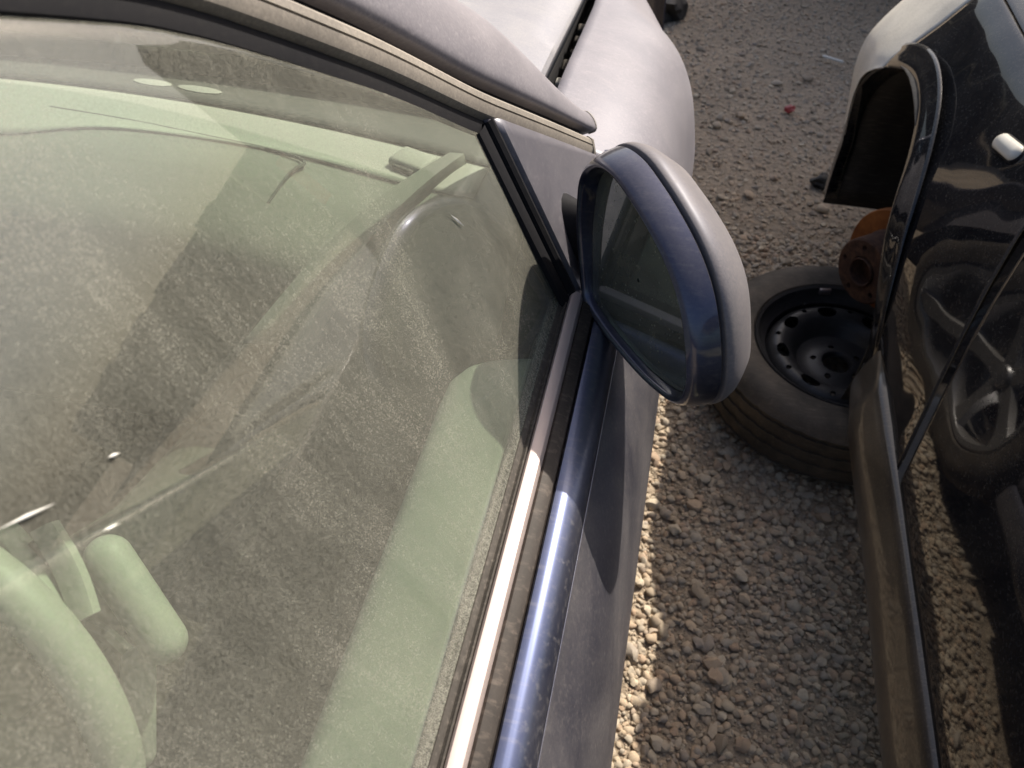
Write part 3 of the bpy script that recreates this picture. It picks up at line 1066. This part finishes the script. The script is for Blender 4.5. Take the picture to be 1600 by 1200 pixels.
solid('column_shroud', *rib((-0.378, 0.186, 1.024), (-0.332, 0.156, 0.992), 0.004, 0.011, 0.008), 'plastic_rim', car)
solid('column_shroud', *rib((-0.350, 0.195, 1.027), (-0.312, 0.158, 0.991), 0.004, 0.0055, 0.008), 'plastic_rim', car)
col = solid('steering_column', *tube_vf([SWC + SN * -0.01, (-0.425, 0.30, 0.80), (-0.44, 0.58, 0.70)], [0.045, 0.05, 0.06], 18), 'plastic_dark', car)
solid('stalk_rod', *tube_vf([(-0.42, 0.22, 0.86), (-0.385, 0.215, 0.95), (-0.318, 0.196, 0.986)], 0.006, 8), 'plastic_dark', col)
solid('shroud_mount', *tube_vf([(-0.42, 0.20, 0.87), (-0.39, 0.20, 0.96), (-0.352, 0.182, 1.010)], [0.03, 0.02, 0.012], 10), 'plastic_dark', col)
solid('lever_rod', *tube_vf([(-0.42, 0.20, 0.87), (-0.35, 0.18, 0.895), (-0.302, 0.158, 0.915)], 0.006, 8), 'plastic_dark', col)
solid('column_lever', *capsule((-0.302, 0.158, 0.926), (-0.297, 0.1155, 0.8725), 0.0115), 'plastic_rim', car)
# driver's seat
seat = solid('seat', *box_vf((-0.45, -0.35, 0.46), (0.50, 0.52, 0.16), None, 0.06), 'carpet', car)
solid('backrest', *box_vf((-0.45, -0.68, 0.80), (0.48, 0.14, 0.66), Matrix.Rotation(0.3, 3, 'X'), 0.06), 'carpet', seat)
seat2 = solid('seat', *box_vf((-1.17, -0.35, 0.46), (0.50, 0.52, 0.16), None, 0.06), 'carpet', car)
solid('backrest', *box_vf((-1.17, -0.68, 0.80), (0.48, 0.14, 0.66), Matrix.Rotation(0.3, 3, 'X'), 0.06), 'carpet', seat2)

# scratches, and sun glints shaped as white flakes, on the glass
def flake(y, z, dy, dz, w, mat='white'):
    a = sailpt(y, z, 0.0008 + 0.004)
    b = sailpt(y + dy, z + dz, 0.0008 + 0.004)
    m = (a + b) / 2
    d = (b - a).normalized()
    s = d.cross(GN).normalized()
    v = [a, m + s * w, b, m - s * w, m + GN * 0.0008]
    return v, [(0, 1, 4), (1, 2, 4), (2, 3, 4), (3, 0, 4), (0, 3, 2, 1)]


for q in ((0.4653, 1.1092, 0.0094, -0.0165, 0.0011), (0.1005, 1.2194, 0.0191, -0.0098, 0.0008), (0.1456, 1.2043, 0.0051, -0.0028, 0.0009)):
    solid('scratch_glint', *flake(*q), 'white', side_glass)

# ================================================================== BLACK CAR
XB = 1.29
bcar = thing('black_car', 'glossy black car with its front wheel missing and rusty hub exposed', 'car')
BY, BZ, BR = 1.63, 0.32, 0.40
BD = [(0.615, 0.945), (0.598, 0.938), (0.575, 0.912), (0.545, 0.865), (0.519, 0.80), (0.501, 0.72), (0.486, 0.64), (0.473, 0.56), (0.463, 0.49), (0.456, 0.43), (0.456, 0.405)]
BF = [(0.577, 0.872), (0.567, 0.864), (0.544, 0.836), (0.518, 0.786), (0.491, 0.732), (0.467, 0.680), (0.450, 0.62), (0.441, 0.56), (0.441, 0.49), (0.448, 0.42), (0.460, 0.34)]
bds = catmull(BD, 40)
bfs = catmull(BF, 40)


def shut_y(z):
    return float(np.interp(z, [0.38, 0.44, 0.52, 0.62, 0.72, 0.82, 0.95], [0.872, 0.888, 0.925, 0.975, 1.02, 1.055, 1.075]))


def dent(y, z):
    # shallow dents and ripples of tired sheet metal
    return 0.0028 * mnoise.noise(Vector((y * 4.2, z * 4.8, 3.3))) + 0.0012 * mnoise.noise(Vector((y * 11.0, z * 10.0, 9.1)))


def nose_dx(y):
    e = max(0.0, y - 2.06)
    return 0.9 * e ** 1.6


rows = []
for s in np.linspace(0, 1, 40):
    rows.append([(x + 0.3 * dent(-0.25 + (shut_y(z) + 0.25) * s, z), -0.25 + (shut_y(z) - 0.003 + 0.25) * s, z) for x, z in bds])
bdoor = surf('front_door', rows, 'black', bcar, 0.0015, toward=(-2, 0.5, 0.7), sharp=60)
rows = []
for s in np.linspace(0, 1, 90):
    r = []
    for (xd, zd), (xf, zf) in zip(bds, bfs):
        yd = shut_y(zd) + 0.003
        y = yd + (2.42 - yd) * s
        k = smooth01((y - 0.95) / 0.45)
        x, z = xd + (xf - xd) * k, zd + (zf - zd) * k
        if k < 1:
            z = max(z, 0.40)
        drop = 0.26 * max(0, y - 1.74) ** 1.3
        z = z - drop * smooth01((z - 0.4) / 0.4)
        dd = abs(y - BY)
        lo = BZ + math.sqrt(BR * BR - dd * dd) if dd < BR else (0.22 if y > BY else 0.36)
        if z < lo:
            z = lo
            x = float(np.interp(-z, -bfs[:, 1], bfs[:, 0]))
        bul = -0.003 * math.exp(-((z - BZ - math.sqrt(max(BR * BR - dd * dd, 0.0))) / 0.05) ** 2) if dd < BR else 0.0
        full = -0.034 * smooth01((y - 1.62) / 0.3) * math.exp(-((z - 0.66) / 0.11) ** 2)
        r.append((x + nose_dx(y) + bul + full + dent(y, z), y, z))
    rows.append(r)
bw_rows = rows


def split_y(z):
    return float(np.interp(z, [0.60, 0.74, 0.87], [1.84, 1.81, 1.775]))


def clip_rows(rows, front):
    # each column keeps its own run of y either side of the bumper joint
    cols = list(zip(*rows))
    out = []
    for c in cols:
        P = np.array(c)
        ys_ = P[:, 1]
        k = int(np.argmin([abs(q[1] - split_y(q[2])) for q in c]))
        ysp = min(max(split_y(P[k, 2]), ys_[0] + 0.05), ys_[-1] - 0.05)
        tgt = np.linspace(ysp + 0.0025, ys_[-1], 40) if front else np.linspace(ys_[0], ysp - 0.0025, 90)
        out.append([(float(np.interp(q, ys_, P[:, 0])), float(q), float(np.interp(q, ys_, P[:, 2]))) for q in tgt])
    return list(zip(*out))


bwing = surf('front_wing', clip_rows(bw_rows, False), 'black', bcar, 0.0015, toward=(-2, 1.5, 0.9), sharp=60)
surf('bumper_corner', clip_rows(bw_rows, True), 'black_nose_lit', bcar, 0.0015, toward=(-2, 3.5, 0.9), sharp=60)


def bside_x(y, z):
    return float(np.interp(-z, -bfs[:, 1], bfs[:, 0])) + nose_dx(y)


# rolled lip round the wheel arch
rows = []
for a in np.linspace(-0.28, math.pi + 0.12, 60):
    y, z = BY + BR * math.cos(a), BZ + BR * math.sin(a)
    x = bside_x(y, max(z, 0.36)) - 0.001 + dent(y, z)
    ro = Vector((0, math.cos(a), math.sin(a)))
    c = Vector((x, y, z))
    fl = 0.003 + 0.020 * smooth01((z - 0.42) / 0.22)
    rows.append([c + ro * o + Vector((dx, 0, 0)) for o, dx in ((0.052, 0.004), (0.045, -0.001), (0.036, -0.22 * fl), (0.026, -0.52 * fl), (0.015, -0.80 * fl), (0.006, -0.97 * fl),
                                                               (0.002, -0.98 * fl), (0.0, -0.90 * fl), (0.0, -0.4 * fl), (0.0, 0.03))])
surf('arch_lip', rows, 'black', bwing, 0.0015, toward=(-1.5, BY, 0.9), sharp=60)
rows = [[(x + nose_dx(BY + (BR + 0.004) * math.cos(a)), BY + (BR + 0.004) * math.cos(a), BZ + (BR + 0.004) * math.sin(a)) for x in (0.452, 0.55, 0.70, 0.82)]
        for a in np.linspace(-0.32, math.pi + 0.3, 30)]
surf('arch_liner', rows, 'liner', bcar, 0.003, toward=(0.6, BY, BZ))
rows = [[(0.82, BY + rr * math.cos(a), BZ + rr * math.sin(a)) for rr in (0.38, 0.2, 0.02)] for a in np.linspace(0, 2 * math.pi, 30)]
surf('inner_wing', rows, 'liner', bcar, 0.003, toward=(0.3, BY, BZ))
# bonnet, nose, screen, roof
rows = []
for y in np.linspace(0.82, 2.38, 26):
    drop = 0.26 * max(0, y - 1.74) ** 1.3
    r = []
    for s in np.linspace(0, 1, 20):
        x = 0.585 + nose_dx(y) * 0.8 + (2 * (XB - 0.585) - 1.6 * nose_dx(y)) * s
        up_ = 0.060 * smooth01((1.08 - y) / 0.3)
        r.append((x, y, 0.878 - drop + up_ + 0.07 * math.sin(math.pi * s) ** 0.6))
    r.insert(0, (r[0][0] - 0.005, r[0][1], r[0][2] - 0.006))
    r.insert(0, (r[0][0], r[0][1], r[0][2] - 0.02))
    rows.append(r)
surf('bonnet', rows, 'black', bcar, 0.0015, toward=(XB, 1.5, 5), sharp=35)
rows = []
for s in np.linspace(0, 1, 30):
    a = math.pi * s
    x = XB - 0.60 * math.cos(a)
    y = 2.36 + 0.18 * math.sin(a)
    rows.append([(x, y - dy, z) for z, dy in ((0.66, 0.04), (0.6, 0.0), (0.5, -0.03), (0.3, -0.02), (0.2, 0.05))])
surf('front_bumper', rows, 'black', bcar, 0.003, toward=(XB, 5, 0.6))
rows = []
for z, y, inx in ((0.915, 0.86, 0.0), (1.05, 0.62, 0.06), (1.2, 0.36, 0.13), (1.33, 0.10, 0.19), (1.41, -0.12, 0.24)):
    x0, x1 = 0.625 + inx, 2 * XB - 0.625 - inx
    rows.append([(x0 + (x1 - x0) * s, y + 0.12 * math.sin(math.pi * s), z + 0.02 * math.sin(math.pi * s)) for s in np.linspace(0, 1, 15)])
surf('windscreen', rows, ['screen_out', 'glass_in'], bcar, 0.004, toward=(XB, 3, 3), rim=1)
rows = [[(x0 + (2 * (XB - x0)) * s, y, z + 0.04 * math.sin(math.pi * s)) for s in np.linspace(0, 1, 15)] for y, z, x0 in ((-0.12, 1.41, 0.865), (-0.5, 1.44, 0.85), (-1.0, 1.43, 0.86), (-1.5, 1.38, 0.89))]
surf('roof', rows, 'black', bcar, 0.0015, toward=(XB, -1, 5))
rows = []
for y, zt_ in ((0.80, 0.95), (0.62, 1.05), (0.36, 1.2), (0.10, 1.33), (-0.12, 1.405), (-0.5, 1.43), (-1.0, 1.42), (-1.5, 1.37)):
    rows.append([(0.612 + (z - 0.93) * 0.50, y, z) for z in np.linspace(0.93, zt_, 8)])
surf('side_window', rows, ['screen_out', 'glass_in'], bcar, 0.0035, toward=(-2, 0, 1.2), rim=1)
solid('cabin_floor', *merge(box_vf((XB, -0.5, 0.26), (1.3, 2.6, 0.04)), box_vf((XB, 0.84, 0.58), (1.3, 0.03, 0.62))), 'carpet', bcar)
surf('rear_door', [[(x + 0.1 * smooth01((-y - 1.2) / 0.9), y, z) for x, z in bds] for y in np.linspace(-2.0, -0.256, 20)], 'black', bcar, 0.0015, toward=(-2, -1, 0.7), sharp=60)
# sill trim, standing a little proud with its front end open
SP = [(0.470, 0.418), (0.452, 0.414), (0.446, 0.406), (0.440, 0.385), (0.432, 0.355), (0.428, 0.325), (0.432, 0.295), (0.445, 0.265), (0.47, 0.245)]
sps = catmull(SP, 24)
rows = []
for s in np.linspace(0, 1, 30):
    y = -1.9 + (1.165 + 1.9) * s
    out = 0.010 * smooth01((y - 0.75) / 0.4)
    rows.append([(x - out + 0.012 * max(0, (y - 1.13) / 0.035) ** 2, y, z + 0.01 * smooth01((y - 0.9) / 0.3)) for x, z in sps])
surf('sill_trim', rows, 'black_sill', bcar, 0.004, toward=(-1, 0.3, 0.6), sharp=50)
# side repeater lamp
rp = []
lamp_m = Matrix.Translation((0.5215, 1.245, 0.812)) @ Matrix.Rotation(0.60, 4, 'Y') @ Matrix.Rotation(-0.22, 4, 'X')
lv, lf = capsule((0, -0.026, 0), (0, 0.026, 0), 0.014)
rpt = solid('side_repeater', *xform(([(x * 0.62, y, z) for x, y, z in lv], lf), lamp_m), 'lens', bcar)
bv, bf_ = capsule((0.003, -0.027, 0), (0.003, 0.027, 0), 0.0165)
solid('lamp_base', *xform(([(x * 0.35 + 0.002, y, z) for x, y, z in bv], bf_), lamp_m), 'rubber', rpt)

# hub and brake disc
HC = Vector((0.478, 1.535, 0.325))
RX = Matrix.Translation(HC) @ Matrix.Rotation(0.62, 4, 'Z') @ Matrix.Rotation(-math.pi / 2, 4, 'Y')      # local +Z -> world -X (outboard)
hub = solid('wheel_hub', *xform(revolve_vf([(0.034, -0.05), (0.034, -0.004), (0.037, 0.0), (0.074, 0.0), (0.078, -0.004), (0.079, -0.07), (0.082, -0.075), (0.034, -0.075), (0.034, -0.05)], 48), RX), 'rust', bcar)
cut = []
for k in range(5):
    a = 2 * math.pi * k / 5 + 0.3
    m4 = RX @ Matrix.Translation((0.058 * math.cos(a), 0.058 * math.sin(a), 0.0))
    cut.append(xform(tube_vf([(0, 0, -0.03), (0, 0, 0.02)], 0.0065, 12), m4))
boolean_cut(hub, cut)
solid('hub_bore', *xform(revolve_vf([(0.0005, -0.03), (0.032, -0.03), (0.034, 0.004), (0.0325, 0.006), (0.0300, 0.004), (0.0295, -0.028)], 32), RX), 'rust', hub)
solid('brake_disc', *xform(revolve_vf([(0.06, -0.076), (0.125, -0.076), (0.127, -0.079), (0.127, -0.096), (0.125, -0.099), (0.06, -0.099), (0.06, -0.076)], 56), RX), 'rust_orange', hub)
solid('brake_caliper', *xform(merge(box_vf((0.02, 0.125, -0.095), (0.11, 0.06, 0.075), None, 0.012), box_vf((0.02, 0.14, -0.14), (0.08, 0.05, 0.05), None, 0.015)), RX @ Matrix.Rotation(-1.9, 4, 'Z')), 'rust', hub)
solid('axle', *tube_vf([HC + Vector((0.08, 0, 0)), HC + Vector((0.18, 0, 0)), HC + Vector((0.4, -0.02, -0.02))], [0.05, 0.03, 0.022], 14), 'rust', hub)
solid('strut', *tube_vf([HC + Vector((0.15, 0, 0.02)), HC + Vector((0.2, -0.02, 0.2)), HC + Vector((0.26, -0.05, 0.42))], [0.03, 0.028, 0.045], 14), 'liner', hub)

# ================================================================== LOOSE WHEEL
lw = thing('loose_wheel', 'black steel wheel with worn tyre lying flat on gravel under the exposed hub', 'wheel', (0.480, 1.445, 0.0))
TW = 0.185
tilt = Matrix.Translation((0, 0, TW / 2 + 0.008))
tyre = solid('tyre', *xform(tyre_vf(0.305, 0.201, TW, 180, 0.0025), tilt), 'tyre', lw)
h = TW / 2
barrel = [(0.202, h * 0.72), (0.211, h * 0.84), (0.207, h * 0.92), (0.200, h * 0.88), (0.195, h * 0.70), (0.178, h * 0.55), (0.175, 0.0), (0.165, -h * 0.4), (0.185, -h * 0.6), (0.196, -h * 0.72)]
rimo = solid('steel_rim', *xform(revolve_vf(barrel, 72), tilt), 'steel', lw)
disc = [(0.176, 0.030), (0.166, 0.050), (0.152, 0.058), (0.136, 0.058), (0.120, 0.050), (0.106, 0.030), (0.094, 0.014), (0.078, 0.010), (0.060, 0.014), (0.046, 0.018), (0.036, 0.018), (0.032, 0.013)]
under = [(r - 0.002, z - 0.006) for r, z in disc[::-1]]
dface = solid('rim_face', *xform(revolve_vf(disc + under + [disc[0]], 96), tilt), 'steel', rimo)
cut = []
for k in range(16):
    a = 2 * math.pi * k / 16
    ring = [(0.139 + 0.015 * math.cos(q), 0.024 * math.sin(q)) for q in np.linspace(0, 2 * math.pi, 20, endpoint=False)] if k % 2 == 0 else \
           [(0.150 + 0.0065 * math.cos(q), 0.0065 * math.sin(q)) for q in np.linspace(0, 2 * math.pi, 14, endpoint=False)]
    n = len(ring)
    v = [(x, y, -0.03) for x, y in ring] + [(x, y, 0.09) for x, y in ring]
    f = [(i, (i + 1) % n, n + (i + 1) % n, n + i) for i in range(n)] + [tuple(range(n))[::-1], tuple(range(n, 2 * n))]
    cut.append(xform((v, f), tilt @ Matrix.Rotation(a + 0.2, 4, 'Z')))
for k in range(5):
    a = 2 * math.pi * k / 5 + 0.5
    cut.append(xform(tube_vf([(0.055 * math.cos(a), 0.055 * math.sin(a), -0.05), (0.055 * math.cos(a), 0.055 * math.sin(a), 0.06)], 0.0075, 12), tilt))
boolean_cut(dface, cut)
solid('balance_weight', *xform(box_vf((0.196, 0.0, h * 0.80), (0.010, 0.030, 0.016), None, 0.003), tilt @ Matrix.Rotation(1.75, 4, 'Z')), 'bare_steel', rimo)
solid('valve_stem', *xform(tube_vf([(0.168, 0.03, 0.02), (0.170, 0.03, 0.06)], 0.005, 8), tilt @ Matrix.Rotation(1.9, 4, 'Z')), 'rubber', rimo)

# ================================================================== LITTER ON THE GRAVEL
def lump(name, loc, s, mat, label, cat, rz=0.0, seed=0):
    bm = bmesh.new()
    bmesh.ops.create_icosphere(bm, subdivisions=3, radius=1.0)
    for v in bm.verts:
        d = v.co.normalized()
        v.co = d * (1 + 0.45 * mnoise.noise(d * 1.7 + Vector((seed * 5.1, 2, 3))) + 0.2 * mnoise.noise(d * 4 + Vector((seed, 7, 1))))
    bmesh.ops.scale(bm, vec=Vector(s), verts=bm.verts)
    me = bpy.data.meshes.new(name)
    bm.to_mesh(me)
    bm.free()
    o = link(name, me, mat, None, sharp=35)
    o.location = loc
    o.rotation_euler = (0, 0, rz)
    return tag(o, label, cat)


lump('red_fragment', (0.42, 2.90, 0.022), (0.020, 0.015, 0.013), 'red', 'small red plastic fragment lying on the gravel', 'litter', 0.4, 1)
fr = solid('white_fragment', *box_vf((0, 0, 0), (0.085, 0.012, 0.006), None, 0.002), 'white')
fr.location = (0.60, 3.36, 0.028)
fr.rotation_euler = (0.1, 0.1, -0.25)
tag(fr, 'thin white plastic strip lying on the gravel', 'litter')
lump('earth_clod', (0.52, 2.42, 0.02), (0.035, 0.03, 0.025), 'liner', 'dark lump of dirt lying on open gravel', 'debris', 0.2, 3)
lump('scrap_lump', (-0.13, 3.75, 0.04), (0.10, 0.13, 0.08), 'liner', 'dark crumpled scrap lying beyond the blue bonnet', 'debris', 0.3, 5)

# ================================================================== UNSEEN VAN AND FENCE, ADDED FOR THE SHADE AND REFLECTIONS THEY GIVE
van = thing('shade_van', 'unseen tall grey van added to shade the gravel', 'van', (1.0, 3.6, 0.0))
prof = [(0.0, 0.32), (0.02, 1.0), (0.10, 2.30), (0.20, 2.42), (3.1, 2.44), (3.55, 2.25), (4.0, 1.35), (4.75, 1.05), (4.95, 0.7), (4.95, 0.32)]
rows = []
for x, k in ((0.0, 0.06), (0.04, 0.0), (0.95, -0.01), (1.86, 0.0), (1.90, 0.06)):
    rows.append([(x, y + (k if y < 2 else -k), z - max(k, 0) * (1 if z > 2 else 0)) for y, z in prof])
v, f = grid(rows, False, True)
f += [tuple(range(10)), tuple(range(40, 50))]
vb = solid('body', v, f, 'van_grey', van, 30)
for x in (0.10, 1.80):
    for y in (0.95, 4.1):
        w = solid('wheel', *xform(tyre_vf(0.33, 0.2, 0.2, 60), Matrix.Translation((x, y, 0.335)) @ Matrix.Rotation(math.pi / 2, 4, 'Y')), 'tyre', van)
        solid('rim', *xform(revolve_vf([(0.0005, 0.06), (0.1, 0.05), (0.19, 0.08), (0.2, 0.06), (0.2, -0.06), (0.1, -0.05), (0.0005, -0.06)], 24), Matrix.Translation((x, y, 0.335)) @ Matrix.Rotation(math.pi / 2, 4, 'Y')), 'steel', w)
solid('windscreen', *box_vf((0.95, 3.79, 1.80), (1.6, 0.03, 0.85), Matrix.Rotation(0.455, 3, 'X'), 0.01), 'liner', van)
solid('door_window', *box_vf((-0.002, 3.2, 1.75), (0.012, 0.75, 0.6), None, 0.004), 'liner', van)
for x in (0.25, 1.65):
    solid('rear_light', *box_vf((x - 0.12 if x < 1 else x + 0.12, 0.06, 1.2), (0.12, 0.06, 0.4), Matrix.Rotation(-0.06, 3, 'X'), 0.01), 'red', van)

fence = thing('reflection_fence', 'unseen dark sheet metal fence added to show in reflections', 'fence', (0, 12.5, 0))
for k in range(52):
    x = -26 + k * 1.0
    pr = [(x + 0.98 * q / 12, 0.02 if (q % 4) < 2 else -0.02) for q in range(13)]
    surf('fence_sheet', [[(a, b, z) for a, b in pr] for z in (0.0, 2.5 + 0.05 * math.sin(k * 2.3))], 'liner', fence, 0.003, toward=(x, -5, 1), sharp=20)
for k in range(18):
    solid('fence_post', *box_vf((-26 + k * 3.0, 0.07, 1.25), (0.07, 0.07, 2.5)), 'steel', fence)

# empties sit at the base of their cars
for e, loc in ((car, Vector((XC, 0.0, 0.0))), (bcar, Vector((XB, 0.0, 0.0)))):
    e.location = loc
    for ch in e.children:
        ch.matrix_parent_inverse = Matrix.Translation(-loc)
